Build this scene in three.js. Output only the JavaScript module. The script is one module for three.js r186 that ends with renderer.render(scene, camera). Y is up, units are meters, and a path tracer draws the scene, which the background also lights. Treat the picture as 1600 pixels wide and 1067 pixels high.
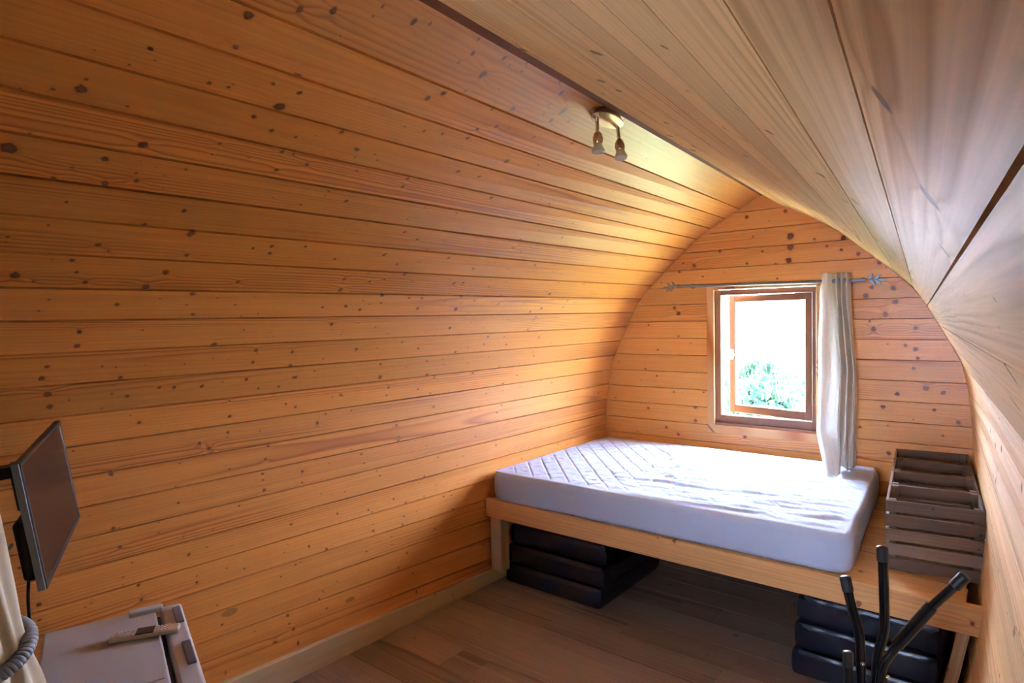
import * as THREE from 'three';
import { mergeGeometries } from 'three/addons/utils/BufferGeometryUtils.js';

// ---------------------------------------------------------------- camera, sky, exposure
const scene = new THREE.Scene();
const D2R = Math.PI / 180;
const camera = new THREE.PerspectiveCamera(57.02, 1600 / 1067, 0.01, 200);
camera.rotation.order = 'YXZ';
camera.position.set(1.312, 1.6095, 4.2);
camera.rotation.set(-2.13 * D2R, 38.88 * D2R, -1.111 * D2R);
const renderer = new THREE.WebGLRenderer({ antialias: true });
renderer.toneMapping = THREE.LinearToneMapping;
renderer.toneMappingExposure = 1.72;
renderer.shadowMap.enabled = true;
scene.background = new THREE.Color().setRGB(0.76, 0.94, 1.32);        // bright overcast sky outside
scene.backgroundIntensity = 58;

// ---------------------------------------------------------------- helpers
const V = (x, y, z) => new THREE.Vector3(x, y, z);
let seed = 7;
const rnd = () => { seed = (seed * 1664525 + 1013904223) >>> 0; return seed / 4294967296; };
const rr = (a, b) => a + (b - a) * rnd();
const sstep = (a, b, x) => { const t = Math.min(1, Math.max(0, (x - a) / (b - a))); return t * t * (3 - 2 * t); };
const NT = new Float32Array(65536); for (let i = 0; i < 65536; i++) NT[i] = rnd() * 2 - 1;
function noise(x, y) {                                                // smooth value noise, -1 .. 1
  const xi = Math.floor(x), yi = Math.floor(y); let fx = x - xi, fy = y - yi;
  fx = fx * fx * (3 - 2 * fx); fy = fy * fy * (3 - 2 * fy);
  const h = (a, b) => NT[((a * 7919) ^ (b * 104729 + ((b * 31) << 4))) & 65535];
  const a = h(xi, yi), b = h(xi + 1, yi), c = h(xi, yi + 1), d = h(xi + 1, yi + 1);
  return a + (b - a) * fx + (c - a + (a - b - c + d) * fx) * fy;
}
const used = {};
function numbered(n) { const k = (used[n] = (used[n] ?? -1) + 1); return k ? n + '_' + String(k).padStart(3, '0') : n; }
function mesh(name, geo, mat, parent) {
  const m = new THREE.Mesh(geo, mat); m.name = parent ? name : numbered(name);
  m.castShadow = m.receiveShadow = true; (parent ?? scene).add(m); return m;
}
function tag(o, label, category, group) { Object.assign(o.userData, { label, category }); if (group) o.userData.group = group; return o; }
function thing(name, label, category, p = [0, 0, 0], turn = 0, group) {
  const o = new THREE.Group(); o.name = numbered(name); o.position.set(...p); o.rotation.y = turn; scene.add(o);
  return label ? tag(o, label, category, group) : o;
}
function structure(name) { const o = new THREE.Group(); o.name = name; o.userData.kind = 'structure'; scene.add(o); return o; }
function part(name, parent, p = [0, 0, 0]) { const o = new THREE.Group(); o.name = name; o.position.set(...p); parent.add(o); return o; }

// solid between two outlines A and B (same count, listed round the section); va = texture v of each outline point
function loft(A, B, va, uA, uB) {
  const pos = [], uv = [], n = A.length, ctr = (S) => S.reduce((s, p) => s.add(p), V(0, 0, 0)).multiplyScalar(1 / n);
  const cA = ctr(A), cB = ctr(B);
  const tri = (p, q, r, a, b, c, out) => {
    const nn = q.clone().sub(p).cross(r.clone().sub(p));
    if (nn.dot(out) < 0) { [q, r] = [r, q]; [b, c] = [c, b]; }
    pos.push(...p, ...q, ...r); uv.push(...a, ...b, ...c);
  };
  for (let i = 0; i < n; i++) {
    const j = (i + 1) % n, out = A[i].clone().add(A[j]).add(B[i]).add(B[j]).multiplyScalar(.25).sub(cA.clone().add(cB).multiplyScalar(.5));
    tri(A[i], A[j], B[j], [uA, va[i]], [uA, va[j]], [uB, va[j]], out);
    tri(A[i], B[j], B[i], [uA, va[i]], [uB, va[j]], [uB, va[i]], out);
  }
  const oA = cA.clone().sub(cB), oB = cB.clone().sub(cA);
  for (let i = 1; i < n - 1; i++) {
    tri(A[0], A[i], A[i + 1], [uA, va[0]], [uA + .01, va[i]], [uA, va[i + 1]], oA);
    tri(B[0], B[i], B[i + 1], [uB, va[0]], [uB - .01, va[i]], [uB, va[i + 1]], oB);
  }
  const g = new THREE.BufferGeometry();
  g.setAttribute('position', new THREE.Float32BufferAttribute(pos, 3)); g.setAttribute('uv', new THREE.Float32BufferAttribute(uv, 2));
  g.computeVertexNormals(); return g;
}
// bevelled board along axis 'x','y' or 'z' : x0..x1 etc, uv in fractions of the pine sheet (row of 8)
function board(x0, x1, y0, y1, z0, z1, axis = 'x', b = .002, row = Math.floor(rnd() * 8), rows = 8, len = 2.4) {
  const oct = (p0, p1, q0, q1) => [[p0 + b, q0], [p1 - b, q0], [p1, q0 + b], [p1, q1 - b], [p1 - b, q1], [p0 + b, q1], [p0, q1 - b], [p0, q0 + b]];
  const mk = { x: (p, q, l) => V(l, p, q), y: (p, q, l) => V(p, l, q), z: (p, q, l) => V(p, q, l) }[axis];
  const [P0, P1, Q0, Q1, l0, l1] = axis === 'x' ? [y0, y1, z0, z1, x0, x1] : axis === 'y' ? [x0, x1, z0, z1, y0, y1] : [x0, x1, y0, y1, z0, z1];
  const o = oct(P0, P1, Q0, Q1), wp = P1 - P0, wq = Q1 - Q0;
  const v = o.map(([p, q]) => (row + .05 + .9 * (wp > wq ? (p - P0) / wp : (q - Q0) / wq)) / rows), u0 = rnd() * Math.max(0, 1 - (l1 - l0) / len);
  return loft(o.map(([p, q]) => mk(p, q, l0)), o.map(([p, q]) => mk(p, q, l1)), v, u0, u0 + (l1 - l0) / len);
}
function rbox(w, h, d, r = .01, s = 3) {                              // rounded box centred on 0
  const g = new THREE.BoxGeometry(w, h, d, s * 2 + 2, s * 2 + 2, s * 2 + 2), p = g.attributes.position, a = V(0, 0, 0), c = V(0, 0, 0);
  const nn = g.attributes.normal, half = [w / 2, h / 2, d / 2], N = s * 2 + 2;
  const map = (x, H) => { const i = Math.round((x / (2 * H) + .5) * N), k = Math.min(i, N - i), R = Math.min(r, H), sg = i < N / 2 ? -1 : 1; return k >= s + 1 ? 0 : sg * (H - R + R * Math.tan((1 - k / s) * Math.PI / 4) * (k <= s ? 1 : 0)); };
  for (let i = 0; i < p.count; i++) {
    a.set(map(p.getX(i), half[0]), map(p.getY(i), half[1]), map(p.getZ(i), half[2]));
    c.set(...['x', 'y', 'z'].map((k, j) => Math.max(-half[j] + Math.min(r, half[j]), Math.min(half[j] - Math.min(r, half[j]), a[k]))));
    const dd = a.clone().sub(c); const L = dd.length(); if (L > 1e-9) { dd.multiplyScalar(1 / L); a.copy(c).addScaledVector(dd, r); nn.setXYZ(i, dd.x, dd.y, dd.z); }
    p.setXYZ(i, a.x, a.y, a.z);
  }
  return g;
}
const tube = (pts, r, seg = 40, rs = 10, closed = false) => new THREE.TubeGeometry(new THREE.CatmullRomCurve3(pts.map((p) => V(...p)), closed, 'centripetal'), seg, r, rs, closed);
function rod(a, b, r, rs = 14, r2 = r) {
  const A = V(...a), B = V(...b), g = new THREE.CylinderGeometry(r2, r, A.distanceTo(B), rs);
  g.applyQuaternion(new THREE.Quaternion().setFromUnitVectors(V(0, 1, 0), B.clone().sub(A).normalize()));
  return g.translate(...A.add(B).multiplyScalar(.5).toArray());
}
function merge(list) { return mergeGeometries(list.map((g) => { const h = g.index ? g.toNonIndexed() : g; for (const k of Object.keys(h.attributes)) if (!['position', 'normal', 'uv'].includes(k)) h.deleteAttribute(k); return h; })); }
function sheet(f, nu, nv) {                                           // open surface f(u, v) -> Vector3
  const pos = [], uv = [], idx = [];
  for (let j = 0; j <= nv; j++) for (let i = 0; i <= nu; i++) { const p = f(i / nu, j / nv); pos.push(p.x, p.y, p.z); uv.push(i / nu, j / nv); }
  for (let j = 0; j < nv; j++) for (let i = 0; i < nu; i++) { const a = j * (nu + 1) + i, b = a + 1, c = a + nu + 1, d = c + 1; idx.push(a, b, d, a, d, c); }
  const g = new THREE.BufferGeometry(); g.setAttribute('position', new THREE.Float32BufferAttribute(pos, 3)); g.setAttribute('uv', new THREE.Float32BufferAttribute(uv, 2));
  g.setIndex(idx); g.computeVertexNormals(); return g;
}

// ---------------------------------------------------------------- wood sheets: n planks one above the other, grain along u
const enc = (x) => { x = Math.min(1, Math.max(0, x)); return 255 * (x <= .0031308 ? 12.92 * x : 1.055 * Math.pow(x, 1 / 2.4) - .055); };
const ENC = new Uint8Array(4097); for (let i = 0; i < 4097; i++) ENC[i] = Math.round(enc(i / 4096));
// knots: per plank a list [metres along, 0..1 across, radius m]; marks: [plank, metres, across, rx, ry]
function woodSheet({ W = 2048, H = 2048, n, len, wid, base, dark, knot, knots = [], marks = [], ring = .0095, contrast = 1, tone = .09, fibre = 1 }) {
  const data = new Uint8Array(W * H * 4), h = H / n;
  for (let k = 0; k < n; k++) {
    const s0 = rnd() * 900, tn = 1 + (rnd() * 2 - 1) * tone, hue = (rnd() * 2 - 1) * tone * .35, flat = rnd(), kn = (knots[k] ?? []).slice().sort((a, b) => a[0] - b[0]);
    const slope = rr(-.006, .006), tc0 = rr(.1, .9) * wid, dep0 = flat < .65 ? rr(.002, .02) : rr(.04, .1);
    let first = 0;
    for (let x = 0; x < W; x++) {
      const u = (x + .5) / W * len;
      while (first < kn.length && kn[first][0] < u - .2) first++;
      const near = []; for (let i = first; i < kn.length && kn[i][0] < u + .2; i++) near.push(kn[i]);
      const tc = tc0 + noise(u * .45 + s0, 3.3) * wid * .35, dep = dep0 + slope * (u - len / 2) + noise(u * .6 + s0, 9.1) * .016 + noise(u * 2.3, s0) * .003;
      for (let y = Math.floor(k * h), y1 = Math.floor((k + 1) * h); y < y1; y++) {
        const t = (y + .5 - k * h) / h * wid;
        let q = t, kd = 9, ks = 0, dk = 0;
        for (const K of near) {
          const du = u - K[0], dt = t - K[1] * wid, R = K[2], e = Math.exp(-(du * du) / (R * R * 14) - (dt * dt) / (R * R * 5));
          q += e * R * 1.5 * (dt > 0 ? 1 : -1) * (1 - Math.exp(-dt * dt / (R * R * .5)));
          const d = Math.sqrt(du * du + dt * dt * 1.15) / (R * (1 + .25 * noise(Math.atan2(dt, du) * 1.6 + K[0] * 40, K[1] * 9)));
          if (d < kd) { kd = d; ks = K[3] ?? 1; }
          if (Math.abs(dt) < R * 2.2) dk += .12 * Math.exp(-(dt * dt) / (R * R)) * Math.exp(-Math.abs(du) / (R * 4));
        }
        const wv = noise(u * 5 + s0, t * 40) * .0009 + noise(u * 1.3 - s0, t * 14) * .0022;
        const rad = Math.sqrt((q - tc) * (q - tc) + dep * dep) + wv, ph0 = rad / ring * (1 - .25 * rad / wid), ph = ph0 + .9 * noise(ph0 * .45 + s0, .5);
        let f = ph - Math.floor(ph); f = f < .78 ? Math.pow(f / .78, 2.6) : (1 - f) / .22;     // slow rise to latewood, sharp end
        const fb = noise(u * 14 + s0, t * 900) * .06 + noise(u * 3 - s0, t * 260) * .07;
        let m = Math.min(1, f * contrast * (.22 + .85 * sstep(-.05, .6, noise(u * .9 + s0, t * 11 + 5))) + dk);
        const g = tn * (1 + fb * fibre + noise(u * 1.1 + s0, t * 6) * .06);
        let c0 = base[0] * (1 - m) + dark[0] * m, c1 = base[1] * (1 - m) + dark[1] * m, c2 = base[2] * (1 - m) + dark[2] * m;
        c0 *= g * (1 + hue * .3); c1 *= g * (1 - hue * .2); c2 *= g * (1 - hue);
        if (kd < 2.2) {
          const w = (1 - sstep(.75, 1.1, kd)) * ks, halo = (1 - sstep(1, 1.7, kd)) * .3 * ks, core = .8 + .7 * (1 - sstep(.25, .8, kd));
          c0 = c0 * (1 - halo) + dark[0] * halo; c1 = c1 * (1 - halo) + dark[1] * halo; c2 = c2 * (1 - halo) + dark[2] * halo;
          c0 = c0 * (1 - w) + knot[0] * core * w; c1 = c1 * (1 - w) + knot[1] * core * w; c2 = c2 * (1 - w) + knot[2] * core * w;
        }
        for (const mk of marks) if (mk[0] === k) {
          const du = (u - mk[1]) / mk[3], dt = (t - mk[2] * wid) / mk[4], d = du * du + dt * dt + .35 * noise(u * 60, t * 60);
          if (d < 1) { c0 = .36; c1 = .15; c2 = .025; }
        }
        const o = (y * W + x) * 4;
        data[o] = ENC[Math.max(0, Math.min(4096, c0 * 4096 | 0))]; data[o + 1] = ENC[Math.max(0, Math.min(4096, c1 * 4096 | 0))]; data[o + 2] = ENC[Math.max(0, Math.min(4096, c2 * 4096 | 0))]; data[o + 3] = 255;
      }
    }
  }
  const t = new THREE.DataTexture(data, W, H); t.colorSpace = THREE.SRGBColorSpace; t.magFilter = THREE.LinearFilter; t.minFilter = THREE.LinearMipmapLinearFilter; t.generateMipmaps = true;
  t.wrapS = t.wrapT = THREE.RepeatWrapping; t.anisotropy = 8; t.needsUpdate = true; return t;
}
function noiseTex(size, f) {                                          // grey bump sheet
  const d = new Uint8Array(size * size * 4);
  for (let y = 0; y < size; y++) for (let x = 0; x < size; x++) { const v = Math.max(0, Math.min(255, 128 + 127 * f(x / size, y / size))); d.set([v, v, v, 255], (y * size + x) * 4); }
  const t = new THREE.DataTexture(d, size, size); t.magFilter = THREE.LinearFilter; t.wrapS = t.wrapT = THREE.RepeatWrapping; t.needsUpdate = true; return t;
}
function randomKnots(n, len, perM, rmax = .011) {
  return Array.from({ length: n }, () => Array.from({ length: Math.round(len * perM * rr(.6, 1.4)) }, () => [rnd() * len, rr(.06, .94), .002 + rmax * Math.pow(rnd(), 1.8), rr(.7, 1)]));
}
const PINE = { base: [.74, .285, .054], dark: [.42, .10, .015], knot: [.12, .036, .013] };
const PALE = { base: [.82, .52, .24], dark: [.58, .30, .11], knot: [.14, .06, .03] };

// knots of the long left wall, one line per plank from the ridge down: "cm from the end wall, % across the plank, size"
const LEFT_KNOTS = [
'237,45,7 238,75,4 246,20,4 246,45,2 251,5,2 259,85,5 269,20,2 270,5,2 271,60,1 275,20,1 279,15,3 281,50,6 282,90,2 290,30,3 292,10,2 292,50,2 313,30,4 323,30,2 333,60,4 340,75,4',
'216,10,4 257,45,4 263,75,4 288,15,5 291,40,5 306,90,1 330,100,7 347,80,4 349,15,7 376,100,2',
'218,30,2 235,50,7 263,15,4 281,35,3 326,35,4 328,85,10 347,75,3 360,60,1 362,40,3 364,85,2 371,75,1',
'184,85,4 210,20,2 239,40,4 251,40,5 280,20,1 286,70,2 296,50,4 306,10,4 325,55,4 332,30,4 360,80,2 370,65,7 380,95,1',
'175,100,2 222,15,5 268,45,4 269,10,4 308,35,4 316,70,4 318,10,4 326,50,1 336,60,2 353,70,7 376,95,2',
'150,50,4 172,30,2 181,95,4 233,15,3 236,100,2 251,15,2 255,70,2 286,35,4 295,30,1 312,60,1 312,60,1 344,80,1 345,45,1 346,100,2 348,25,1 351,70,4 352,50,2 358,90,6 360,25,5 366,60,2 369,95,4 379,35,10',
'181,40,4 228,40,1 234,100,5 243,50,4 252,25,4 309,40,1 336,40,4 345,100,7',
'153,20,4 172,50,2 197,60,3 218,20,4 233,50,2 244,65,3 254,30,4 275,60,3 302,55,4 303,30,4 307,100,2 329,80,4 331,10,7 354,65,4 367,20,2',
'118,10,2 118,80,7 161,100,4 165,20,2 176,50,2 178,15,2 196,35,4 202,40,6 207,20,2 229,35,2 236,10,4 245,35,3 252,45,4 264,85,6 265,40,4 308,65,4 333,40,6 337,90,7 354,80,4 357,50,3 359,15,4 371,65,7',
'86,30,2 95,20,3 96,60,3 119,65,3 128,85,5 137,40,2 149,30,2 160,45,2 172,50,1 180,25,3 189,40,2 191,5,3 191,70,7 201,30,2 217,15,4 217,65,5 225,15,4 240,40,3 241,5,5 250,30,2 250,70,4 258,55,5 269,60,3 306,50,2 313,25,2 320,85,4 322,10,5 323,50,2 344,50,4 362,35,2 364,70,2',
'121,35,3 123,90,4 145,30,1 164,70,2 175,40,2 190,65,5 230,80,2 238,50,2 255,65,1 262,30,5 287,75,1 300,45,2 310,95,6 335,35,2 353,35,4 353,80,5',
'70,70,2 92,80,2 108,40,4 157,20,4 158,60,3 179,90,4 196,65,1 207,60,4 219,25,3 233,45,2 245,45,5 261,75,2 276,95,5 276,95,5 277,40,4 277,40,4 293,25,5 293,70,4 303,55,1 309,45,1 319,60,2 332,55,1 339,90,4 341,55,2 345,50,2 360,40,4 361,75,5',
'108,25,2 149,35,2 156,25,2 185,50,2 195,95,7 198,25,3 211,45,2 217,20,1 226,80,7 228,20,4 272,45,4 273,45,4 279,75,3 279,75,3 288,75,3 294,35,4 311,45,4 321,40,4 326,35,4 336,55,4 353,50,2 358,65,5 359,25,7',
'117,55,3 129,90,4 159,10,4 176,35,1 189,10,3 189,90,2 189,90,3 219,35,4 219,70,3 219,70,3 246,45,3 247,40,3 248,100,2 251,45,2 274,50,2 274,50,2 274,50,3 298,70,3 298,70,4 299,10,2 331,50,4 331,50,4',
'77,30,4 141,70,1 143,35,3 167,100,1 182,95,2 182,100,3 185,60,4 185,60,4 239,15,2 239,20,2 253,15,3 253,15,3 257,45,3 257,50,4 257,50,4 298,30,3 298,30,3 298,50,1 305,80,4 305,80,5 309,55,3 309,55,4 339,100,4',
'56,30,3 83,90,2 127,15,4 131,50,4 154,15,2 208,95,4 210,20,4 231,70,2 280,10,4 280,10,4 281,60,4 281,60,4 298,55,1 316,15,2 317,100,4 339,10,5',
'60,40,2 73,45,2 84,75,1 112,65,2 112,90,2 149,55,3 188,50,2 188,85,2 229,65,3 231,20,4 263,40,3 263,40,4 263,85,3 281,80,5 282,15,4 303,100,1 316,55,3 338,90,4',
'63,35,1 87,75,1 110,65,1 116,95,2 128,80,1 130,30,4 159,45,2 164,80,2 179,20,3 189,95,4 219,40,3 240,70,2 253,55,2 314,80,2 323,45,2 336,60,4 365,45,3',
'64,15,3 94,45,2 125,75,2 163,75,2 189,90,2 202,95,4 210,65,3 226,80,3 244,60,3 268,50,4 305,45,2 312,55,4 332,25,2 335,70,2 360,80,4',
'167,95,4 168,30,3 203,60,3 223,55,2 223,80,4 250,95,5 259,65,3 270,25,1 297,50,2 309,45,2 309,70,3 329,50,1 329,70,4 330,10,4 345,25,2 360,30,3',
'180,25,2 181,65,3 211,70,2 227,65,3 266,20,3 273,55,3 301,80,2',
'199,95,2 201,35,4 207,85,3 244,55,2 252,70,2 254,95,3 299,65,3',
'185,15,2 197,35,3 250,45,3 267,75,4 269,50,3 270,15,5 276,100,7',
'265,15,3 298,15,2'
].map((s) => s.split(' ').filter(Boolean).map((w) => { const [a, b, c] = w.split(',').map(Number); return [a / 100, b / 100, c * .0015 + .0008, c < 3 ? .75 : .95]; }));
const END_KNOTS = '-44,195,5 -55,191,3 -52,197,2 -38,187,2 -23,189,1 -8,194,3 2,201,2 11,183,2 -26,204,2 -59,166,4 -56,162,5 -56,146,2 -79,154,2 -72,136,2 -47,141,1 -73,117,2 -82,122,2 -60,106,2 -38,107,2 -44,96,4 -80,93,3 -66,80,4 -57,76,4 -44,87,4 -10,79,4 19,202,7 18,194,7 57,195,4 68,189,4 64,175,4 75,174,5 61,170,5 71,159,5 63,155,2 65,151,4 68,189,3 75,174,4 64,175,2 61,170,4 76,166,5 71,159,5 65,150,4 86,151,4 63,155,1 81,141,3 86,139,4 87,134,3 85,128,3 91,117,5 99,115,4 77,113,4 70,105,4 95,105,3 106,99,4 85,99,1 99,91,2 73,78,4 58,92,3 -8,224,4 6,220,1 16,225,4 33,219,3 -4,211,2 19,209,7 33,206,3 49,205,5 -26,203,3 2,201,3 40,201,3 48,198,3 -8,194,3 10,192,3'.split(' ').map((w) => { const [a, b, c] = w.split(',').map(Number); return [a / 100, b / 100, c * .0026 + .001, 1]; });

const ROOM = 4.42;                                                     // length of the hut inside
// joints between the wall boards, ridge downwards: at the end wall (z = 0) and 4 m into the room
const L0 = [[.014, 2.374], [-.123, 2.296], [-.219, 2.244], [-.319, 2.19], [-.419, 2.128], [-.499, 2.065], [-.579, 1.991], [-.664, 1.912], [-.76, 1.825], [-.85, 1.732], [-.912, 1.632], [-.965, 1.529], [-1.02, 1.423], [-1.072, 1.313], [-1.111, 1.202], [-1.134, 1.089], [-1.149, .975], [-1.158, .86], [-1.162, .74], [-1.163, .615], [-1.161, .486], [-1.158, .355], [-1.155, .224], [-1.152, .092], [-1.15, -.03]];
const L4 = [[.27, 2.36], [.09, 2.262], [-.051, 2.21], [-.188, 2.16], [-.321, 2.106], [-.43, 2.042], [-.534, 1.968], [-.638, 1.89], [-.754, 1.808], [-.855, 1.72], [-.92, 1.627], [-.977, 1.529], [-1.036, 1.427], [-1.09, 1.321], [-1.131, 1.213], [-1.155, 1.105], [-1.174, .995], [-1.188, .885], [-1.199, .778], [-1.21, .675], [-1.22, .573], [-1.23, .471], [-1.24, .37], [-1.25, .25], [-1.26, -.03]];
const RLOW = [[1.098, 1.202], [1.112, 1.085], [1.121, .968], [1.124, .85], [1.121, .732], [1.112, .615], [1.100, .498], [1.085, .382], [1.068, .267], [1.052, .155], [1.035, -.03]];
const R0 = L0.map(([x, y], k) => (k === 0 ? [.04, 2.374] : k < 14 ? [-x, y] : RLOW[k - 14]));
const R4 = R0.map(([x, y], k) => [x + (k === 0 ? .256 : k < 8 ? .256 + (.405 - .256) * k / 8 : k < 14 ? .405 : k < 18 ? .405 - .018 * (k - 13) : .335), y + (k < 8 ? -.014 + .037 * k / 8 : k < 16 ? .023 : .0)]);
const at = (A, B, k, z) => V(A[k][0] + (B[k][0] - A[k][0]) * z / 4, A[k][1] + (B[k][1] - A[k][1]) * z / 4, z);

// ---------------------------------------------------------------- materials
const std = (o) => new THREE.MeshStandardMaterial(o);
const wood = (map, o = {}) => std({ map, roughness: .36, ...o });
const lacquer = (map) => new THREE.MeshPhysicalMaterial({ map, roughness: .5, clearcoat: .5, clearcoatRoughness: .34 });
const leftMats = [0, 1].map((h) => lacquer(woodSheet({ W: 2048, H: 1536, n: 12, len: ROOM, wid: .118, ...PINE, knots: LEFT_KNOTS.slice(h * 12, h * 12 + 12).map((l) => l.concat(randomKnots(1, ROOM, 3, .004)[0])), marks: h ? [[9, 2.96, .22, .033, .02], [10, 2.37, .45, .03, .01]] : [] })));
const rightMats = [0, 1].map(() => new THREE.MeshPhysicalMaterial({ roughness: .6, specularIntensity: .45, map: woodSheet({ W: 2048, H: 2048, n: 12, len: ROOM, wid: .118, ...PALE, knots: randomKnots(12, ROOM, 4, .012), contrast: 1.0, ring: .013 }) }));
const endYs = [2.395]; for (let k = 0; k < 20; k++) endYs.push(2.276 - .1189 * k);
const endKnots = endYs.slice(0, 20).map((y, k) => END_KNOTS.filter((q) => q[1] < y && q[1] >= endYs[k + 1]).map((q) => [q[0] + 1.25, (y - q[1]) / (y - endYs[k + 1]), q[2], q[3]]).concat(randomKnots(1, 2.5, 2, .004)[0]));
const endMat = wood(woodSheet({ W: 2048, H: 2048, n: 20, len: 2.5, wid: .118, ...PINE, base: [.72, .33, .075], knots: endKnots }));
const pineMat = wood(woodSheet({ W: 2048, H: 1024, n: 8, len: 2.4, wid: .13, ...PINE, base: [.74, .405, .155], knots: randomKnots(8, 2.4, 3.5, .01) }));
const palePine = wood(woodSheet({ W: 1024, H: 512, n: 8, len: 2.4, wid: .1, base: [.62, .44, .25], dark: [.5, .3, .14], knot: [.2, .1, .05], knots: randomKnots(8, 2.4, 2, .006) }), { roughness: .55 });
const floorMat = wood(woodSheet({ W: 2048, H: 1024, n: 8, len: 1.3, wid: .19, base: [.33, .228, .168], dark: [.17, .11, .078], knot: [.07, .04, .025], knots: randomKnots(8, 1.3, 1.6, .014), ring: .009, contrast: 1.3, tone: .12, fibre: 1.6 }), { roughness: .42 });
const crateMat = wood(woodSheet({ W: 512, H: 1024, n: 8, len: .5, wid: .055, base: [.17, .105, .068], dark: [.08, .046, .03], knot: [.02, .012, .008], knots: randomKnots(8, .5, 2, .006), tone: .4, fibre: 1.5 }), { roughness: .75 });
const brownFrame = wood(woodSheet({ W: 1024, H: 512, n: 8, len: 2.4, wid: .08, base: [.23, .105, .05], dark: [.15, .06, .03], knot: [.1, .05, .02], contrast: .6 }), { roughness: .35 });
const ridgeMat = std({ color: new THREE.Color().setRGB(.13, .035, .012), roughness: .6 });
const backMat = std({ color: new THREE.Color().setRGB(.16, .08, .035), roughness: .9 });
const leather = std({ color: new THREE.Color().setRGB(.009, .011, .022), roughness: .27, bumpMap: noiseTex(256, (u, v) => .5 * noise(u * 60, v * 60) + .4 * noise(u * 23, v * 23)), bumpScale: .0004 });
const linen = std({ color: new THREE.Color().setRGB(.54, .63, .84), roughness: .85, bumpMap: noiseTex(256, (u, v) => .4 * Math.sin(u * 800) * Math.sin(v * 800) + .3 * noise(u * 40, v * 40)), bumpScale: .0006 });
const drape = new THREE.MeshPhysicalMaterial({ color: new THREE.Color().setRGB(.78, .755, .70), roughness: .95, side: THREE.DoubleSide, transmission: .22, thickness: 0, bumpMap: noiseTex(256, (u, v) => .5 * noise(u * 128, v * 20) + .5 * noise(u * 20, v * 128)), bumpScale: .0008 });
const cream = std({ color: new THREE.Color().setRGB(.74, .66, .50), roughness: .9 });
const steel = std({ color: new THREE.Color().setRGB(.24, .28, .33), roughness: .35, metalness: .8 });
const chrome = std({ color: new THREE.Color().setRGB(.75, .73, .68), roughness: .22, metalness: 1 });
const brass = std({ color: new THREE.Color().setRGB(.55, .42, .25), roughness: .2, metalness: 1 });
const blackMetal = std({ color: new THREE.Color().setRGB(.006, .006, .008), roughness: .2, metalness: .3 });
const rubber = std({ color: new THREE.Color().setRGB(.008, .008, .009), roughness: .4 });
const plastic = std({ color: new THREE.Color().setRGB(.02, .02, .022), roughness: .35 });
const white = std({ color: new THREE.Color().setRGB(.62, .64, .70), roughness: .3 });
const glass = new THREE.MeshPhysicalMaterial({ color: 0xffffff, transmission: 1, thickness: 0, roughness: 0, ior: 1.5 });

// ---------------------------------------------------------------- the hut: long curved walls of boards
function curvedWall(name, A, B, mats, side) {
  const w = structure(name), z0 = -.02, z1 = ROOM;
  for (let k = 0; k < 24; k++) {
    const sec = (z) => {
      const P = at(A, B, k, z), Q = at(A, B, k + 1, z), t = Q.clone().sub(P).normalize(), n = V(-t.y, t.x, 0); if (n.dot(V(0, 1.1, z).sub(P)) < 0) n.negate();
      const g = side ? .0004 : .0006, top = side ? .0012 : k < 10 ? .0036 : .0024, o = (p, s, d) => p.clone().addScaledVector(t, s).addScaledVector(n, d);
      return [o(P, g, side ? -.004 : k < 10 ? -.016 : -.01), o(P, g + top, 0), o(Q, -g - top, 0), o(Q, -g, side ? -.004 : k < 10 ? -.016 : -.01), o(Q, -g, -.02), o(P, g, -.02)];
    };
    const r = k % 12, v = [.005, .03, .97, .995, .99, .01].map((t) => (r + t) / 12);
    mesh('plank', loft(sec(z0), sec(z1), v, z0 / ROOM + .001, z1 / ROOM), mats[k < 12 ? 0 : 1], w);
  }
  // outer skin behind the boards
  const ring = (d, z) => A.map((_, k) => { const a = at(A, B, Math.max(0, k - 1), z), b = at(A, B, Math.min(24, k + 1), z), t = b.sub(a).normalize(), n = V(-t.y, t.x, 0), p = at(A, B, k, z); if (n.dot(V(0, 1.1, z).sub(p)) > 0) n.negate(); if (k === 0) n.set(0, 1, 0); return p.addScaledVector(n, d); });
  const g = [];
  for (let k = 0; k < 24; k++) {
    const s = (z) => { const i = ring(.021, z), o = ring(.08, z), m = (q, e) => q.clone().addScaledVector(k ? V(0, 0, 0) : V(side, 0, 0), k ? 0 : e); return [m(i[k], .04), i[k + 1], o[k + 1], m(o[k], .04)]; };
    g.push(loft(s(-.2), s(ROOM + .2), [0, .2, .4, .6], 0, 1));
  }
  mesh('roof_skin', merge(g), backMat, w);
  return w;
}
curvedWall('wall_left', L0, L4, leftMats, 0);
curvedWall('wall_right', R0, R4, rightMats, 1);
{ // dark strip in the gap along the ridge
  const s = (z) => { const a = at(L0, L4, 0, z), b = at(R0, R4, 0, z); return [V(a.x - .004, a.y - .006, z), V(b.x + .004, b.y - .006, z), V(b.x + .012, b.y + .05, z), V(a.x - .012, a.y + .05, z)]; };
  const t = mesh('trim_1', loft(s(-.01), s(ROOM), [0, 1, 1, 0], 0, 1), ridgeMat); t.userData.kind = 'structure';
}

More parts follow.
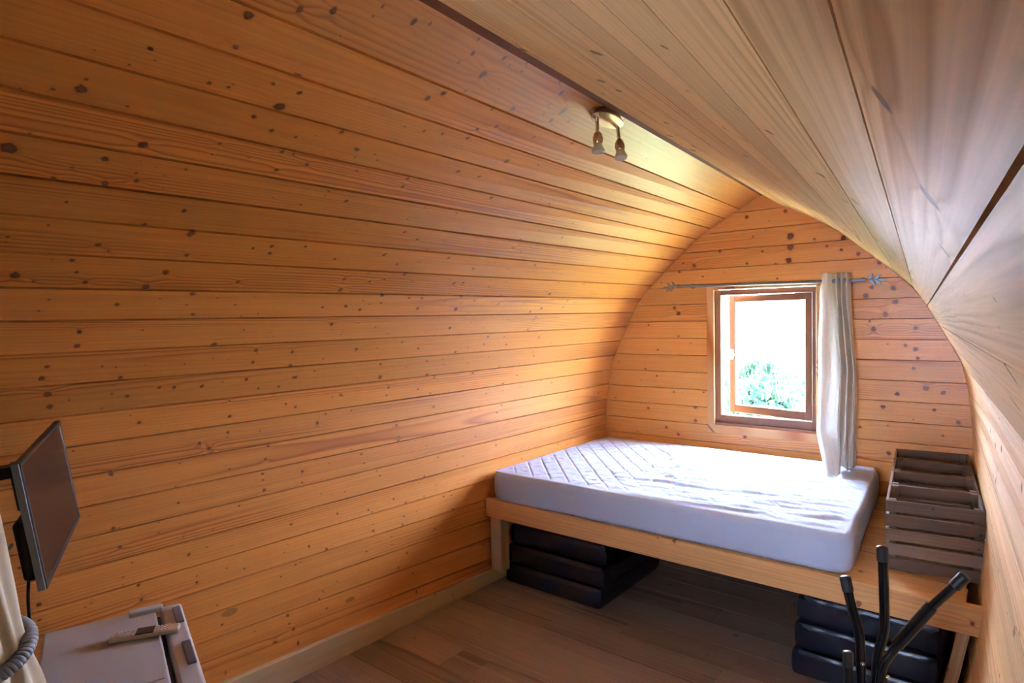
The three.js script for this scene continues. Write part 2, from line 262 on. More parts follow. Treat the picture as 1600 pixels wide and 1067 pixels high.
// ---------------------------------------------------------------- end wall with the window opening
const OX0 = -.306, OX1 = .345, OY0 = .8488, OY1 = 1.8005;
const edgeX = (A, y) => { for (let k = 0; k < 24; k++) if (y <= A[k][1] && y >= A[k + 1][1]) { const t = (A[k][1] - y) / (A[k][1] - A[k + 1][1]); return A[k][0] + (A[k + 1][0] - A[k][0]) * t; } return A[0][0]; };
{
  const w = structure('wall_back');
  for (let k = 0; k < 20; k++) {
    const yt = endYs[k], yb = Math.max(endYs[k + 1], -.02), runs = [];
    const xl = (y) => edgeX(L0, Math.min(y, 2.373)) - .006, xr = (y) => edgeX(R0, Math.min(y, 2.373)) + .006;
    if (yb < OY1 - .02 && yt > OY0 + .02) runs.push([xl, () => OX0], [() => OX1, xr]); else runs.push([xl, xr]);
    for (const [fa, fb] of runs) {
      const pts = [[yt - .0006, -.006], [yt - .0025, 0], [yb + .0025, 0], [yb + .0006, -.006], [yb + .0006, -.018], [yt - .0006, -.018]];
      const A = pts.map(([y, z]) => V(fa(y), y, z)), B = pts.map(([y, z]) => V(fb(y), y, z)), v = [.005, .03, .97, .995, .99, .01].map((t) => (k + t) / 20);
      const g = loft(A, B, v, 0, 1), p = g.attributes.position, u = g.attributes.uv; for (let i = 0; i < p.count; i++) u.setX(i, (p.getX(i) + 1.25) / 2.5);
      mesh('plank', g, endMat, w);
    }
  }
  mesh('wall_core', merge([[-1.35, OX0, -.1, 2.5], [OX1, 1.35, -.1, 2.5], [OX0, OX1, -.1, OY0], [OX0, OX1, OY1, 2.5]].map(([a, b, c, d]) => board(a, b, c, d, -.1, -.019, 'x', .001))), backMat, w);
}
// ---------------------------------------------------------------- window: casing, frame, outward-opening sash
{
  const w = structure('window_1');
  const cas = (poly, z = .012) => { const s = new THREE.Shape(poly.map(([x, y]) => new THREE.Vector2(x, y))), g = new THREE.ExtrudeGeometry(s, { depth: z, bevelEnabled: true, bevelThickness: .002, bevelSize: .002, bevelSegments: 1 }); const p = g.attributes.position, u = g.attributes.uv; for (let i = 0; i < p.count; i++) u.setXY(i, (p.getX(i) + p.getY(i)) / 2.4, .685 + .015 * p.getX(i)); return g; };
  const lx = -.348, rx = .392, ty = 1.80, by = .802, ix = OX0 + .004, iX = OX1 - .002, iy = OY0 + .004, iY = 1.774;
  mesh('casing', cas([[lx, by], [ix, iy], [ix, iY], [lx, ty]]), pineMat, w); mesh('casing', cas([[lx, ty], [ix, iY], [iX, iY], [rx, ty]]), pineMat, w);
  mesh('casing', cas([[rx, ty], [iX, iY], [iX, iy], [rx, by]]), pineMat, w); mesh('casing', cas([[lx, by], [rx, by], [iX, iy], [ix, iy]]), pineMat, w);
  const fr = part('window_frame', w), z0 = -.085, z1 = -.012;
  const F = (x0, x1, y0, y1, ax, a = z0, b = z1) => board(x0, x1, y0, y1, a, b, ax, .003);
  mesh('jamb', F(-.302, -.262, .852, 1.772, 'y'), brownFrame, fr); mesh('jamb', F(.312, .342, .852, 1.772, 'y'), brownFrame, fr);
  mesh('head', F(-.262, .312, 1.736, 1.772, 'x'), brownFrame, fr); mesh('sill', F(-.262, .312, .872, .924, 'x'), brownFrame, fr);
  mesh('drip_rail', F(-.302, .342, .852, .872, 'x', z0, .004), brownFrame, fr);
  const sash = part('sash', w, [.315, 0, -.045]); sash.rotation.y = -12.5 * D2R * -1 * -1;
  // the sash hangs on its right side and stands ajar, its free left side out of doors
  const S = .58, y0 = .927, y1 = 1.735, sw = .046, d0 = -.022, d1 = .022;
  mesh('stile', board(-S, -S + sw, y0, y1, d0, d1, 'y', .004), brownFrame, sash); mesh('stile', board(-sw, 0, y0, y1, d0, d1, 'y', .004), brownFrame, sash);
  mesh('rail', board(-S + sw, -sw, y1 - sw, y1, d0, d1, 'x', .004), brownFrame, sash); mesh('rail', board(-S + sw, -sw, y0, y0 + .055, d0, d1, 'x', .004), brownFrame, sash);
  mesh('pane', board(-S + sw - .006, -sw + .006, y0 + .05, y1 - sw + .006, -.003, .001, 'x', .0005), glass, sash);
  const hd = merge([rod([-S + .02, 1.335, .022], [-S + .02, 1.335, .05], .009), rod([-S + .015, 1.335, .05], [-S + .12, 1.325, .058], .007, 10, .005), rbox(.03, .07, .01, .004, 2).translate(-S + .022, 1.33, .026)]);
  mesh('handle', hd, chrome, sash);
}

// ---------------------------------------------------------------- wall behind the camera, with a glazed door
{
  const z = ROOM, w = structure('wall_front'), dx0 = .22, dx1 = 1.02;
  const prof = [...L0.map((_, k) => at(L0, L4, k, z)), ...R0.map((_, k) => at(R0, R4, 24 - k, z))];
  const s = new THREE.Shape(prof.map((p) => new THREE.Vector2(p.x * 1.03, p.y > 1 ? p.y + .03 : p.y - .02))), h = new THREE.Path([[dx0, .02], [dx1, .02], [dx1, 1.9], [dx0, 1.9]].map(([a, b]) => new THREE.Vector2(a, b))); s.holes.push(h);
  const g = new THREE.ExtrudeGeometry(s, { depth: .1, bevelEnabled: false }); g.translate(0, 0, z); const u = g.attributes.uv; for (let i = 0; i < u.count; i++) u.setXY(i, u.getX(i) / 2.4, u.getY(i) / .95);
  const dk = std({ color: new THREE.Color().setRGB(.09, .045, .022), roughness: .6 }); mesh('panelling', g, dk, w);
  const d = structure('door_1');
  mesh('door_leaf', merge([board(dx0, dx1, .02, 1.05, z + .02, z + .07, 'x'), board(dx0, dx1, 1.7, 1.9, z + .02, z + .07, 'x'), board(dx0, dx0 + .32, 1.05, 1.7, z + .02, z + .07, 'y'), board(dx1 - .13, dx1, 1.05, 1.7, z + .02, z + .07, 'y')]), dk, d);
  mesh('porch', merge([board(dx0 - .1, dx0 + .3, -.5, 2.1, z + .1, z + .62, 'y'), board(dx1 - .11, dx1 + .15, -.5, 2.1, z + .1, z + .62, 'y'), board(dx0 - .1, dx1 + .15, 1.72, 2.1, z + .1, z + .62, 'x')]), dk, d);
  mesh('pane', board(dx0 + .31, dx1 - .12, 1.04, 1.71, z + .04, z + .046, 'x', .001), glass, d);
}

// ---------------------------------------------------------------- floor of laminate boards, baseboard
{
  const f = structure('floor'); let n = 0;
  for (let z = -.08; z < ROOM; z += .19, n++) {
    const cut = -1.3 + ((n * .47 + .15) % 1.2), xs = [-1.3, cut, Math.min(1.5, cut + 1.28), 1.5];
    for (let i = 0; i < 3; i++) if (xs[i + 1] - xs[i] > .05) {
      const z1 = Math.min(z + .19, ROOM + .05), b = .0012, x0 = xs[i] + .0004, x1 = xs[i + 1] - .0004, r = Math.floor(rnd() * 8), o = [[z + .0003, -.002], [z + b, 0], [z1 - b, 0], [z1 - .0003, -.002], [z1, -.014], [z, -.014]], u0 = rnd();
      mesh('floorboard', loft(o.map(([q, y]) => V(x0, y, q)), o.map(([q, y]) => V(x1, y, q)), [.01, .02, .98, .99, .9, .1].map((t) => (r + t) / 8), u0, u0 + (x1 - x0) / 1.3), floorMat, f);
    }
  }
  mesh('subfloor', board(-1.5, 1.6, -.12, -.015, -.12, ROOM + .15, 'x', .001), backMat, f);
  const bl = structure('baseboard_left'), bh = (z) => .045 + .031 * z, bx = (z) => at(L0, L4, 23, z).x;
  const s = (z) => [V(bx(z) - .004, .002, z), V(bx(z) + .017, .002, z), V(bx(z) + .017, bh(z) - .006, z), V(bx(z) + .012, bh(z), z), V(bx(z) - .004, bh(z), z)];
  mesh('baseboard', loft(s(.0), s(ROOM - .02), [.02, .06, .1, .11, .12], 0, 2), palePine, bl);
}

// ---------------------------------------------------------------- sleeping platform
{
  const t = thing('bed_platform', 'built-in pine sleeping platform across the end of the hut, carrying the white mattress', 'bed platform');
  const fr = (x, dy) => [[.424, 1.372], [.424, 1.404], [.426, 1.406], [.530, 1.406], [.532, 1.404], [.532, 1.372]].map(([y, z]) => V(x, y + dy, z));
  mesh('front_board', loft(fr(-1.168, .002), fr(1.218, -.008), [0, .25, .27, .9, .95, .99].map((v) => (3 + v) / 8), 0, 1), pineMat, t);
  for (let i = 0; i < 9; i++) mesh('deck_board', board(-1.155 , 1.1 + .0085 * i, .503, .5255 - .0006 * i, .02 + i * .15, .02 + i * .15 + .148, 'x', .002), pineMat, t);
  mesh('post', board(-1.165, -1.085, .088, .425, 1.29, 1.37, 'y', .002), palePine, t);
  const pr = (x, y) => [V(x - .04, y, 1.29), V(x, y, 1.29), V(x, y, 1.37), V(x - .04, y, 1.37)];
  mesh('post', loft(pr(1.105, .0), pr(1.185, .42), [0, .1, .2, .3], 0, .2), palePine, t);
  mesh('side_rail', board(-1.15, -1.12, .42, .503, .03, 1.28, 'z', .002), pineMat, t); mesh('side_rail', board(1.06, 1.09, .42, .503, .03, 1.28, 'z', .002), pineMat, t);
}
// ---------------------------------------------------------------- mattress
{
  const t = thing('mattress', 'white fitted-sheet mattress with a quilted, wrinkled top on the pine platform', 'mattress', [-.175, .528, .715]);
  const w = 1.94, h = .172, d = 1.37, r = .045, skew = (x, z) => -.105 * Math.max(0, x / w + .5) * (.5 - z / d);
  const surf = (u, v) => { // top panel with quilting and wrinkles
    const x = (u - .5) * (w - 2 * r * .6), z = (v - .5) * (d - 2 * r * .6), a = (x + z * .9) / .125, b = (x - z * .9) / .125, tri = (q) => Math.abs(q - Math.floor(q) - .5) * 2;
    const quilt = (-.0045 * Math.exp(-Math.pow((1 - tri(a)) / .1, 2)) - .0045 * Math.exp(-Math.pow((1 - tri(b)) / .1, 2))) * (1 - .75 * sstep(-.35, .25, x + .3 * z));
    const wr = (.015 * Math.pow(Math.max(0, noise(x * 2.6 + z * 1.2 + 4, z * 15 + x * 2.2)), 1.4) + .0045 * noise(x * 6, z * 36 + x * 5)) * sstep(-.75, .15, x + z * .2);
    const fold = .012 * Math.exp(-Math.pow((x + .28 - .55 * (z + .35) + .05 * noise(z * 6, 2)) / .03, 2)) * sstep(-.55, -.3, z) * (1 - sstep(.15, .45, z));
    const e = Math.min(1, Math.min(Math.min(u, 1 - u) * w, Math.min(v, 1 - v) * d) / .06), fine = .0022 * noise(x * 30, z * 50);
    return V(x + skew(x, z), h + (quilt + wr + fold + fine) * e + .004 * e, z);
  };
  mesh('quilted_top', sheet(surf, 300, 210), linen, t);
  // sides: rounded band all round
  const N = 240, pro = [[-.027, 0], [-.014, .006], [-.004, .02], [0, .05], [.002, .09], [.0, .125], [-.005, .15], [-.014, .166], [-.027, h], [-.05, h - .004]];
  mesh('side_band', sheet((u, v) => {
    const k = v * (pro.length - 1), i = Math.min(pro.length - 2, Math.floor(k)), f = k - i, off = pro[i][0] + (pro[i + 1][0] - pro[i][0]) * f, y = pro[i][1] + (pro[i + 1][1] - pro[i][1]) * f;
    const R = .085, W2 = w / 2 - R, D2 = d / 2 - R, per = 4 * (W2 + D2) + 2 * Math.PI * R; let s = -u * per, x, z, nx, nz; s = ((s % per) + per) % per;
    const q = Math.PI * R / 2, seg = [2 * W2, q, 2 * D2, q, 2 * W2, q, 2 * D2, q]; let j = 0; while (j < 7 && s > seg[j]) { s -= seg[j]; j++; }
    if (j % 2 === 0) { const a = s; [x, z, nx, nz] = j === 0 ? [-W2 + a, D2 + R, 0, 1] : j === 2 ? [W2 + R, D2 - a, 1, 0] : j === 4 ? [W2 - a, -D2 - R, 0, -1] : [-W2 - R, -D2 + a, -1, 0]; } else { const th = s / R, [cx, cz, t0] = [[W2, D2, Math.PI / 2], [W2, -D2, 0], [-W2, -D2, -Math.PI / 2], [-W2, D2, Math.PI]][(j - 1) / 2]; nx = Math.cos(t0 - th); nz = Math.sin(t0 - th); x = cx + R * nx; z = cz + R * nz; }
    const wob = off + .003 * noise(u * 40, y * 8);
    return V(x + nx * wob + skew(x, z), y, z + nz * wob);
  }, N, 18), linen, t);
}
// ---------------------------------------------------------------- folding foam mattresses under the platform
function cushion(w, h, d) {                                           // plump upholstered slab, base at y = 0
  const g = rbox(w, h, d, .022, 3), G = new THREE.BoxGeometry(w, h, d, 26, 8, 26), p = G.attributes.position, n = V(0, 0, 0), s0 = rnd() * 50;
  for (let i = 0; i < p.count; i++) {
    let x = p.getX(i) / (w / 2), y = p.getY(i) / (h / 2), z = p.getZ(i) / (d / 2);
    const rd = .013, lim = (q, H) => Math.sign(q) * Math.min(Math.abs(q) * H, H);
    let P = V(lim(x, w / 2), lim(y, h / 2), lim(z, d / 2)), c = V(...[[P.x, w], [P.y, h], [P.z, d]].map(([q, S]) => Math.max(-S / 2 + rd, Math.min(S / 2 - rd, q))));
    const dd = P.clone().sub(c); if (dd.length() > 1e-6) P = c.addScaledVector(dd.normalize(), rd);
    const bul = .006 * (1 - x ** 4) * (1 - z ** 4), fb = .006 * (1 - y ** 4) * (1 - Math.pow(Math.abs(x), 8)), wr = .0022 * noise(P.x * 30 + s0, P.y * 14 + P.z * 6);
    P.y += Math.sign(y) * bul * Math.abs(y) * .4; if (Math.abs(z) > .98) P.z += Math.sign(z) * (fb + wr); if (Math.abs(x) > .98) P.x += Math.sign(x) * (.008 * (1 - y * y) + wr);
    p.setXYZ(i, P.x, P.y, P.z);
  }
  G.computeVertexNormals(); return G.translate(0, h / 2, 0);
}
function foamStack(label, x, z, w, d, offs) {
  const t = thing('folding_mattress', label, 'folding mattress', [x, 0, z]);
  offs.forEach(([dx, dz], i) => mesh('cushion_section', cushion(w, .119, d).translate(dx, .002 + i * .121, dz), leather, t));
  mesh('hinge_fabric', merge([0, 1].map((i) => { const zz = i ? -1 : 1; return rbox(w * .9, .09, .004, .0015, 1).translate(0, .122 * (i + 1), -zz * d / 2 * 0 - d / 2 - .014); })), leather, t);
  return t;
}
foamStack('black folded foam mattress under the left end of the bed, beside the pale post', -.785, .92, .655, .735, [[0, 0], [.015, -.006], [.028, -.016]]);
foamStack('black folded foam mattress under the right end of the bed, behind the tubular stand', .80, .925, .525, .735, [[0, 0], [.012, -.004], [.02, -.018]]);

// ---------------------------------------------------------------- crates in a row beside the mattress
{
  const W = .335, H = .30, D = .289, th = .011;
  const labels = ['dark slatted wooden crate nearest the front edge of the bed, five front slats in view', 'dark slatted wooden crate second from the front in the row beside the mattress', 'dark slatted wooden crate third from the front in the row beside the mattress', 'dark slatted wooden crate against the end wall, last in the row beside the mattress'];
  const c0 = thing('wooden_crate', labels[0], 'crate', [0, 0, 0], 0, 'dark crates beside the mattress'); c0.userData.group = 'dark crates beside the mattress';
  const sl = (x0, x1, y0, y1, z0, z1, ax) => mesh('slat', board(x0, x1, y0, y1, z0, z1, ax, .0015, Math.floor(rnd() * 8), 8, .5), crateMat, c0);
  const n = 5, ph = H / n;
  for (let i = 0; i < n; i++) for (const s of [-1, 1]) {
    const y0 = i * ph + .0062, y1 = (i + 1) * ph - .0062;
    sl(-W / 2, W / 2, y0, y1, s > 0 ? D / 2 - th : -D / 2, s > 0 ? D / 2 : -D / 2 + th, 'x');
    sl(s > 0 ? W / 2 - th : -W / 2, s > 0 ? W / 2 : -W / 2 + th, y0, y1, -D / 2 + th + .001, D / 2 - th - .001, 'z');
  }
  for (const s of [-1, 1]) for (const q of [-1, 1]) mesh('corner_post', board(s * (W / 2 - th - .013) - .012, s * (W / 2 - th - .013) + .012, .012, H - .004, q * (D / 2 - th - .013) - .012, q * (D / 2 - th - .013) + .012, 'y', .001, 2, 8, .5), crateMat, c0);
  for (let i = 0; i < 4; i++) mesh('bottom_slat', board(-W / 2 + th, W / 2 - th, .001, .011, -D / 2 + th + .003 + i * .065, -D / 2 + th + .003 + i * .065 + .06, 'x', .001, 1, 8, .5), crateMat, c0);
  const turn = 5.6 * D2R;
  for (let i = 0; i < 4; i++) {
    const c = i ? c0.clone() : c0; if (i) { c.name = numbered('wooden_crate'); scene.add(c); c.userData = { ...c0.userData, label: labels[i] }; }
    const z = 1.045 - i * .2905; c.position.set(.943 + .1 * z - .008, .527, z); c.rotation.y = turn;
  }
}

// ---------------------------------------------------------------- black stand with splayed tubes in the foreground
{
  const t = thing('tubular_stand', 'black metal stand of bent tubes splayed upwards, before the right end of the bed', 'stand', [1.045, 0, 2.28]);
  const Y = .70, arm = (pts, r, cap) => {
    const m = mesh('arm', tube(pts, r, 60, 14), blackMetal, t), n = pts.length, a = V(...pts[n - 1]), b = a.clone().sub(V(...pts[n - 2])).normalize();
    mesh('end_cap', merge([rod(a.clone().addScaledVector(b, -.03).toArray(), a.clone().addScaledVector(b, .006).toArray(), cap, 18), new THREE.SphereGeometry(cap, 18, 10).scale(1, .4, 1).applyQuaternion(new THREE.Quaternion().setFromUnitVectors(V(0, 1, 0), b)).translate(...a.clone().addScaledVector(b, .006).toArray())]), rubber, m);
    return m;
  };
  // left, middle and right arm, a short hook, and the centre tubes down to splayed feet
  arm([[-.062, 0, .02], [-.062, Y - .02, .02], [-.066, Y + .03, .02], [-.085, Y + .10, .018], [-.100, Y + .168, .015]], .0125, .0145);
  arm([[-.03, 0, -.02], [-.03, Y - .08, -.02], [-.026, Y - .03, -.02], [-.014, Y + .03, -.03], [-.014, Y + .14, -.03], [-.018, Y + .256, -.03]], .0125, .0145);
  arm([[-.012, 0, .02], [-.01, Y - .05, .02], [.012, Y + .0, .01], [.06, Y + .085, 0], [.163, Y + .232, 0]], .0115, .0145);
  for (const a of [20, 140, 260]) mesh('foot', tube([[-.04, .09, .01], [-.04 + .05 * Math.cos(a * D2R), .05, .01 + .05 * Math.sin(a * D2R)], [-.04 + .1 * Math.cos(a * D2R), .012, .01 + .1 * Math.sin(a * D2R)]], .011, 20, 10), blackMetal, t);
  mesh('clamp', rbox(.08, .03, .07, .008, 2).translate(-.04, Y - .14, .01), blackMetal, t);
  mesh('sleeve', rod([.022, Y + .02, .006], [.098, Y + .142, 0], .0155, 18), blackMetal, t);
  mesh('bolt', new THREE.SphereGeometry(.006, 14, 10).translate(-.054, Y - .045, .035), chrome, t);
  mesh('bolt', new THREE.SphereGeometry(.006, 14, 10).translate(.004, Y - .062, .034), chrome, t);
  arm([[-.085, 0, .06], [-.085, Y - .2, .06], [-.085, Y - .02, .06]], .011, .013);
}

// ---------------------------------------------------------------- ceiling spotlight bar (off)
{
  const t = thing('ceiling_spotlight', 'brass ceiling fitting with two unlit spot bulbs below the dark ridge line', 'ceiling light', [.126, 2.343, 2.155], 0);
  const oval = new THREE.Shape(); oval.absellipse(0, 0, .03, .1, 0, Math.PI * 2);
  const pl = new THREE.ExtrudeGeometry(oval, { depth: .03, bevelEnabled: true, bevelThickness: .003, bevelSize: .003, bevelSegments: 3, curveSegments: 40 }).rotateX(Math.PI / 2).translate(0, .012, 0);
  pl.rotateZ(26 * D2R); mesh('base_plate', pl, brass, t);
  for (const [dz, tilt] of [[.062, 2], [-.085, 9]]) {
    const a = part('lamp_arm', t, [0, -.012, dz]); a.rotation.z = tilt * D2R; a.rotation.x = -tilt * .6 * D2R;
    mesh('stem', merge([rod([0, .01, 0], [0, -.052, 0], .0065), rod([0, -.05, 0], [0, -.06, 0], .004)]), brass, a);
    mesh('lamp_holder', new THREE.LatheGeometry([[.001, -.056], [.008, -.058], [.014, -.066], [.018, -.078], [.019, -.088], [.017, -.098], [.015, -.102]].map(([x, y]) => new THREE.Vector2(x, y)), 28), brass, a);
    const bl = mesh('bulb', new THREE.LatheGeometry([[.013, -.096], [.014, -.104], [.019, -.116], [.024, -.126], [.025, -.13], [.0235, -.1335], [.021, -.132]].map(([x, y]) => new THREE.Vector2(x, y)), 28), std({ color: new THREE.Color().setRGB(.74, .68, .42), roughness: .3, side: THREE.DoubleSide }), a);
    bl.userData.label = 'cream cone of an unlit bulb';
    mesh('bulb_glass', new THREE.LatheGeometry([[.0225, -.1325], [.021, -.1345], [.015, -.1345], [.0145, -.1335], [.008, -.1335], [.0075, -.135], [.001, -.135]].map(([x, y]) => new THREE.Vector2(x, y)), 28), std({ color: new THREE.Color().setRGB(.78, .84, .95), roughness: .15, side: THREE.DoubleSide }), a);
  }
}

// ---------------------------------------------------------------- curtain rod and curtain at the window
{
  const Z = .085, t = thing('curtain_rod', 'grey metal curtain rod with leaf finials above the small window', 'curtain rod');
  mesh('pole', rod([-.51, 1.806, Z], [.60, 1.79, Z], .0105, 20), steel, t);
  const leaf = (L) => { const s = new THREE.Shape(); s.moveTo(0, 0); s.quadraticCurveTo(L * .4, L * .3, L, 0); s.quadraticCurveTo(L * .4, -L * .3, 0, 0); return new THREE.ExtrudeGeometry(s, { depth: .003, bevelEnabled: true, bevelSize: .001, bevelThickness: .001, bevelSegments: 1 }); };
  for (const s of [-1, 1]) {
    const x = s < 0 ? -.51 : .60, y = s < 0 ? 1.806 : 1.79, g = [rod([x, y, Z], [x + s * .02, y, Z], .013), tube([[x + s * .01, y, Z], [x + s * .05, y + .004, Z], [x + s * .09, y - .008, Z]], .004, 16, 8)];
    for (const [px, a] of [[.035, 55], [.045, -50], [.065, 40], [.07, -45], [.085, -8]]) { const l = leaf(.042).rotateZ(a * D2R); if (s < 0) l.rotateY(Math.PI); g.push(l.translate(x + s * px, y, Z)); }
    mesh('finial', merge(g), steel, t);
    mesh('bracket', merge([rod([x - s * .06, y, 0.004], [x - s * .06, y, Z], .006), rod([x - s * .06, y, 0.001], [x - s * .06, y, .007], .018)]), steel, t);
  }
}
{
  const t = thing('window_curtain', 'cream eyelet curtain pushed to the right of the window, its hem lying on the mattress', 'curtain');
  const C = (pts) => new THREE.CatmullRomCurve3(pts.map(([x, z]) => V(x, 0, z)));
  const keys = [[0, C([[.392, .075], [.408, .105], [.43, .118], [.448, .09], [.46, .055], [.474, .11], [.488, .055], [.502, .11], [.516, .06], [.53, .108], [.543, .085]])],
    [.1, C([[.372, .06], [.40, .115], [.43, .13], [.452, .1], [.463, .055], [.477, .115], [.491, .055], [.505, .115], [.519, .06], [.533, .11], [.548, .08]])],
    [.5, C([[.372, .10], [.405, .16], [.445, .17], [.475, .12], [.487, .06], [.505, .13], [.52, .055], [.537, .13], [.552, .06], [.568, .11], [.578, .08]])],
    [.8, C([[.395, .24], [.43, .29], [.46, .28], [.475, .21], [.487, .13], [.507, .20], [.523, .11], [.54, .19], [.555, .09], [.57, .15], [.578, .10]])],
    [1, C([[.475, .42], [.51, .48], [.545, .46], [.55, .39], [.53, .30], [.545, .34], [.53, .22], [.568, .28], [.55, .17], [.583, .22], [.585, .14]])]];
  const f = (u, v) => {
    let i = 0; while (i < keys.length - 2 && v > keys[i + 1][0]) i++;
    const k = (v - keys[i][0]) / (keys[i + 1][0] - keys[i][0]), e = k * k * (3 - 2 * k) * .5 + k * .5, a = keys[i][1].getPoint(u), b = keys[i + 1][1].getPoint(u), p = a.lerp(b, e);
    const yb = .716 + .02 * noise(u * 5, 1) + .02 * Math.max(0, u - .5);
    p.y = 1.838 + (yb - 1.838) * Math.pow(v, .95) + .004 * noise(u * 30, v * 3); p.z += .006 * noise(u * 8 + 3, v * 7); p.x += .004 * noise(v * 6, u * 5); return p;
  };
  mesh('fabric', sheet(f, 160, 110), drape, t);
  for (const [x, z] of [[.42, .118], [.474, .09], [.502, .09], [.53, .09]]) mesh('eyelet', new THREE.TorusGeometry(.017, .004, 10, 28).rotateY(Math.PI / 2 - .5).translate(x, 1.794, .085), steel, t);
}

// ---------------------------------------------------------------- television on its wall arm
{
  const t = thing('television', 'small flat black television seen edge-on, on a wall arm above the white fridge', 'television', [-.74, 1.152, 3.665]);
  t.rotation.set(.121, -.421, -.054, 'YXZ');
  const w = .53, h = .315;
  mesh('casing', rbox(w, h, .014, .004, 2).translate(0, 0, .009), plastic, t);
  mesh('screen', board(-w / 2 + .012, w / 2 - .012, -h / 2 + .018, h / 2 - .012, -.0005, .004, 'x', .0005), std({ color: new THREE.Color().setRGB(.006, .006, .007), roughness: .25 }), t);
  mesh('bezel', merge([board(-w / 2, w / 2, h / 2 - .012, h / 2, -.002, .006, 'x'), board(-w / 2, w / 2, -h / 2, -h / 2 + .018, -.002, .006, 'x'), board(-w / 2, -w / 2 + .012, -h / 2 + .018, h / 2 - .012, -.002, .006, 'y'), board(w / 2 - .012, w / 2, -h / 2 + .018, h / 2 - .012, -.002, .006, 'y')]), plastic, t);
  const edge = mesh('side_edge', rbox(.004, h, .016, .0015, 1).translate(w / 2 + .002, 0, .009), std({ color: new THREE.Color().setRGB(.30, .36, .42), roughness: .4, metalness: .3 }), t); edge.userData.label = 'grey side edge';
  mesh('rear_housing', rbox(.40, .15, .035, .012, 2).translate(.04, -.065, .03), plastic, t);
  mesh('wall_arm', merge([rbox(.1, .1, .02, .004, 1).translate(.0, .0, .045), rbox(.05, .03, .30, .005, 1).translate(.06, .10, .20), rbox(.03, .13, .03, .005, 1).translate(.03, .05, .06), rbox(.34, .03, .03, .005, 1).translate(-.09, .10, .335)]), plastic, t);
  const c1 = mesh('television_cable', merge([tube([[-.56, 1.09, 3.80], [-.46, 1.10, 3.84], [-.44, 1.05, 3.93], [-.50, .9, 4.0], [-.70, .5, 4.05], [-.9, .03, 4.1]], .004, 50, 8)]), plastic); tag(c1, 'thin black cable looping out behind the television', 'cable');
  const c2 = mesh('power_cable', tube([[-.60, 1.0, 3.76], [-.62, .93, 3.76], [-.66, .8, 3.75], [-.68, .6, 3.76], [-.72, .3, 3.80], [-.75, .02, 3.82]], .004, 50, 8), plastic); tag(c2, 'thin black cable hanging from the television down behind the fridge', 'cable');
}

// ---------------------------------------------------------------- small fridge, remote on top
const FR = { turn: -Math.atan2(.3, .954) };
{
  const t = thing('fridge', 'small white fridge by the left wall with a remote control on its top', 'fridge', [-1.087, 0, 3.621], FR.turn);
  // local x runs along the width, local -z towards the bed (the door side)
  const w = .6, H = .64, dB = .312;
  mesh('body', rbox(w, H - .03, dB, .006, 2).translate(w / 2, (H - .03) / 2, -dB / 2), white, t);
  mesh('top_panel', rbox(w + .004, .03, dB - .004, .008, 2).translate(w / 2, H - .015, -dB / 2), white, t);
  mesh('door_seal', rbox(w - .03, H - .06, .012, .003, 1).translate(w / 2, H / 2, -dB - .006), rubber, t);
  const d = mesh('door', rbox(w, H - .03, .066, .012, 3).translate(w / 2, (H + .0) / 2 + .012, -dB - .045), white, t);
  mesh('handle_recess', merge([rbox(.13, .008, .024, .003, 2).translate(.11, H + .0003, -dB - .058), rbox(.15, .008, .024, .003, 2).translate(.40, H + .0003, -dB - .058)]), std({ color: new THREE.Color().setRGB(.16, .16, .2), roughness: .5 }), d);
  mesh('hinge_cover', rbox(.034, .02, .1, .006, 2).translate(.03, H + .006, -dB + .03), white, t);
  mesh('badge', rbox(.035, .003, .07, .001, 1).translate(w - .1, H + .001, -dB + .05), white, t);
}
{
  const t = thing('remote_control', 'silver remote control with a black centre lying on the white fridge', 'remote control', [-.803, .642, 3.43], Math.atan2(.162, .099));
  mesh('shell', rbox(.195, .016, .045, .006, 2).translate(0, .008, 0), std({ color: new THREE.Color().setRGB(.72, .68, .64), roughness: .35 }), t);
  mesh('black_panel', rbox(.05, .003, .043, .001, 1).translate(.002, .0165, 0), plastic, t);
  const b = []; for (const x of [-.085, -.075, -.065, -.055, -.045, -.033, .036, .046, .056, .066]) for (const z of [-.013, 0, .013]) b.push(rbox(.006, .003, .008, .001, 1).translate(x, .0172, z));
  const bm = mesh('buttons', merge(b), std({ color: 0xf2f2f4, roughness: .4 }), t); bm.userData.kind = 'stuff';
}

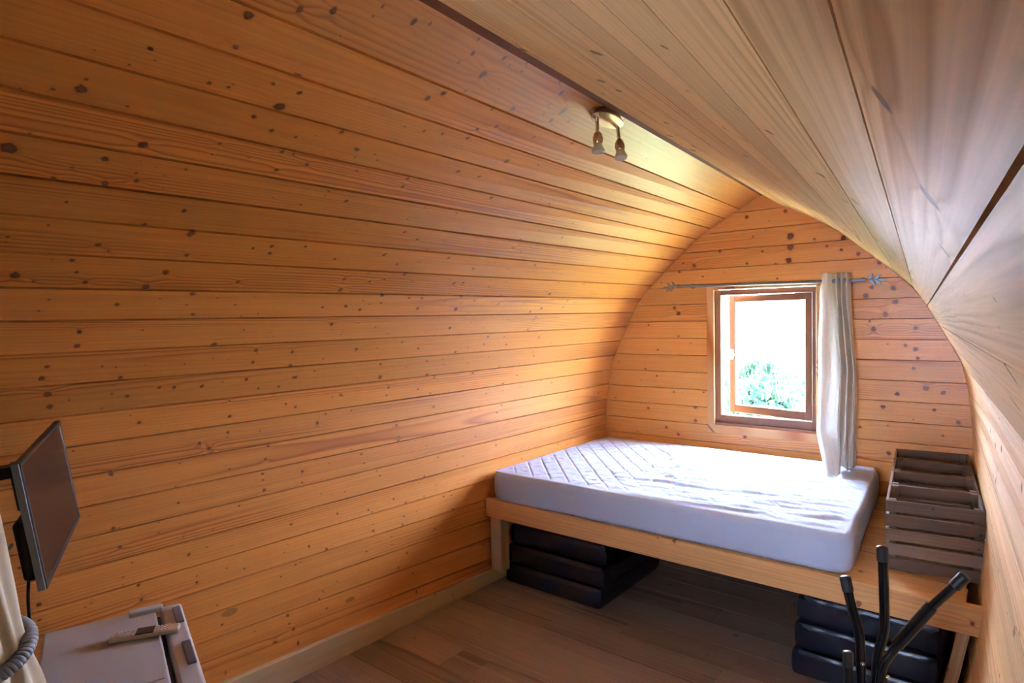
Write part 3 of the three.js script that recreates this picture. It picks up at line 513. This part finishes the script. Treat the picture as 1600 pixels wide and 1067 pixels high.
// ---------------------------------------------------------------- gathered door curtain at the left edge, with its rope tie-back
{
  const t = thing('door_curtain', 'cream curtain gathered into a bundle by a silver rope at the left', 'curtain');
  const ax = [[-.3, 2.0, 4.26, .2], [-.3, 1.6, 4.08, .13], [-.3, 1.25, 3.965, .078], [-.3, 1.1, 3.928, .062], [-.3, .965, 3.897, .05], [-.3, .85, 3.895, .075], [-.3, .55, 3.93, .11], [-.3, .02, 3.98, .13]];
  const cy = new THREE.CatmullRomCurve3(ax.map((a) => V(a[2], a[1], a[3])), false, 'centripetal');
  const f = (u, v) => { const c = cy.getPoint(v), th = -u * Math.PI * 2, r = c.z * (1 + .12 * Math.sin(th * 9 + v * 2) + .06 * Math.sin(th * 5 + 1)); return V(-.3 + Math.min(r, .09) * Math.cos(th) * .8, c.y, c.x + r * Math.sin(th)); };
  mesh('fabric', sheet(f, 140, 70), cream, t);
  mesh('rail', rod([-.3, 2.005, 4.02], [-.3, 2.005, 4.66], .012), steel, t);
  const k = thing('tieback_rope', 'twisted silver rope tied round the cream curtain at the left', 'rope', [-.3, .955, 3.893]);
  for (let s = 0; s < 3; s++) { const p = []; for (let i = 0; i < 160; i++) { const a = i / 160 * Math.PI * 2, b = a * 16 + s * 2.094, R = .058 + .0085 * Math.cos(b); p.push([R * Math.cos(a) * .92, .0085 * Math.sin(b) - .028 * Math.cos(a) + .018 * -Math.sin(a), R * Math.sin(a)]); } mesh('strand', tube(p, .0075, 480, 7, true), std({ color: new THREE.Color().setRGB(.30, .34, .40), roughness: .45 }), k); }
}

// ---------------------------------------------------------------- out of doors: meadow and bushes below the window
{
  const g = structure('ground');
  const gm = std({ color: new THREE.Color().setRGB(.34, .36, .13), roughness: 1 });
  mesh('meadow', sheet((u, v) => { const x = (u - .5) * 60, z = -.25 - v * v * 45; return V(x, -.5 + .02 * noise(x * 2, z * 2) - .006 * v * v * 45, z); }, 80, 60), gm, g).material.side = THREE.DoubleSide;
  mesh('yard', board(-8, 8, -.6, -.5, ROOM + .3, ROOM + 12, 'x', .01), std({ color: new THREE.Color().setRGB(.3, .29, .28), roughness: 1 }), g);
  const leafG = sheet((u, v) => V((u - .5) * .05 * Math.sin(Math.PI * (v * .9 + .08)), v * .085, .012 * Math.sin(v * 2.5) + .01 * Math.abs(u - .5)), 2, 3);
  const leafM = new THREE.MeshPhysicalMaterial({ color: 0xffffff, roughness: .7, side: THREE.DoubleSide, transmission: .25, thickness: 0 });
  const bush = (label, x, z, rx, ry, n) => {
    const t = thing('bush', label, 'bush', [x, -.55, z]);
    const st = []; for (let i = 0; i < 9; i++) { const a = i * 2.4; st.push(tube([[0, 0, 0], [Math.cos(a) * rx * .3, ry * .5, Math.sin(a) * rx * .3], [Math.cos(a) * rx * .6, ry * rr(.8, 1), Math.sin(a) * rx * .6]], .012, 8, 6)); }
    mesh('stems', merge(st), std({ color: new THREE.Color().setRGB(.1, .07, .04), roughness: .9 }), t);
    const im = new THREE.InstancedMesh(leafG, leafM, n), m = new THREE.Matrix4(), q = new THREE.Quaternion(), c = new THREE.Color();
    for (let i = 0; i < n; i++) {
      const th = rnd() * 6.283, yy = Math.pow(rnd(), .7), R = rx * Math.sqrt(rnd()) * Math.sqrt(Math.max(0, 1 - Math.pow(yy, 3))) * (.8 + .3 * noise(th * 2, yy * 4 + x));
      q.setFromEuler(new THREE.Euler(rr(-1.2, 1.2), rnd() * 6.28, rr(-1.2, 1.2)));
      m.compose(V(Math.cos(th) * R, yy * ry * (.9 + .15 * noise(th * 3, x)), Math.sin(th) * R), q, V(1, 1, 1).multiplyScalar(rr(.7, 1.5))); im.setMatrixAt(i, m);
      im.setColorAt(i, c.setRGB(rr(.008, .022), rr(.05, .10), rr(.02, .042)));
    }
    im.name = 'foliage'; im.userData.kind = 'stuff'; t.add(im);
  };
  bush('leafy green bush just outside the window, at its right', -.75, -2.6, .8, 1.45, 3600);
  bush('leafy green bush outside the window, at its left behind the open sash', -2.0, -3.4, .9, 1.55, 3600);
  bush('low green bush farther out beyond the window', -1.6, -5.2, 1.2, 1.5, 3000);
}
renderer.render(scene, camera);
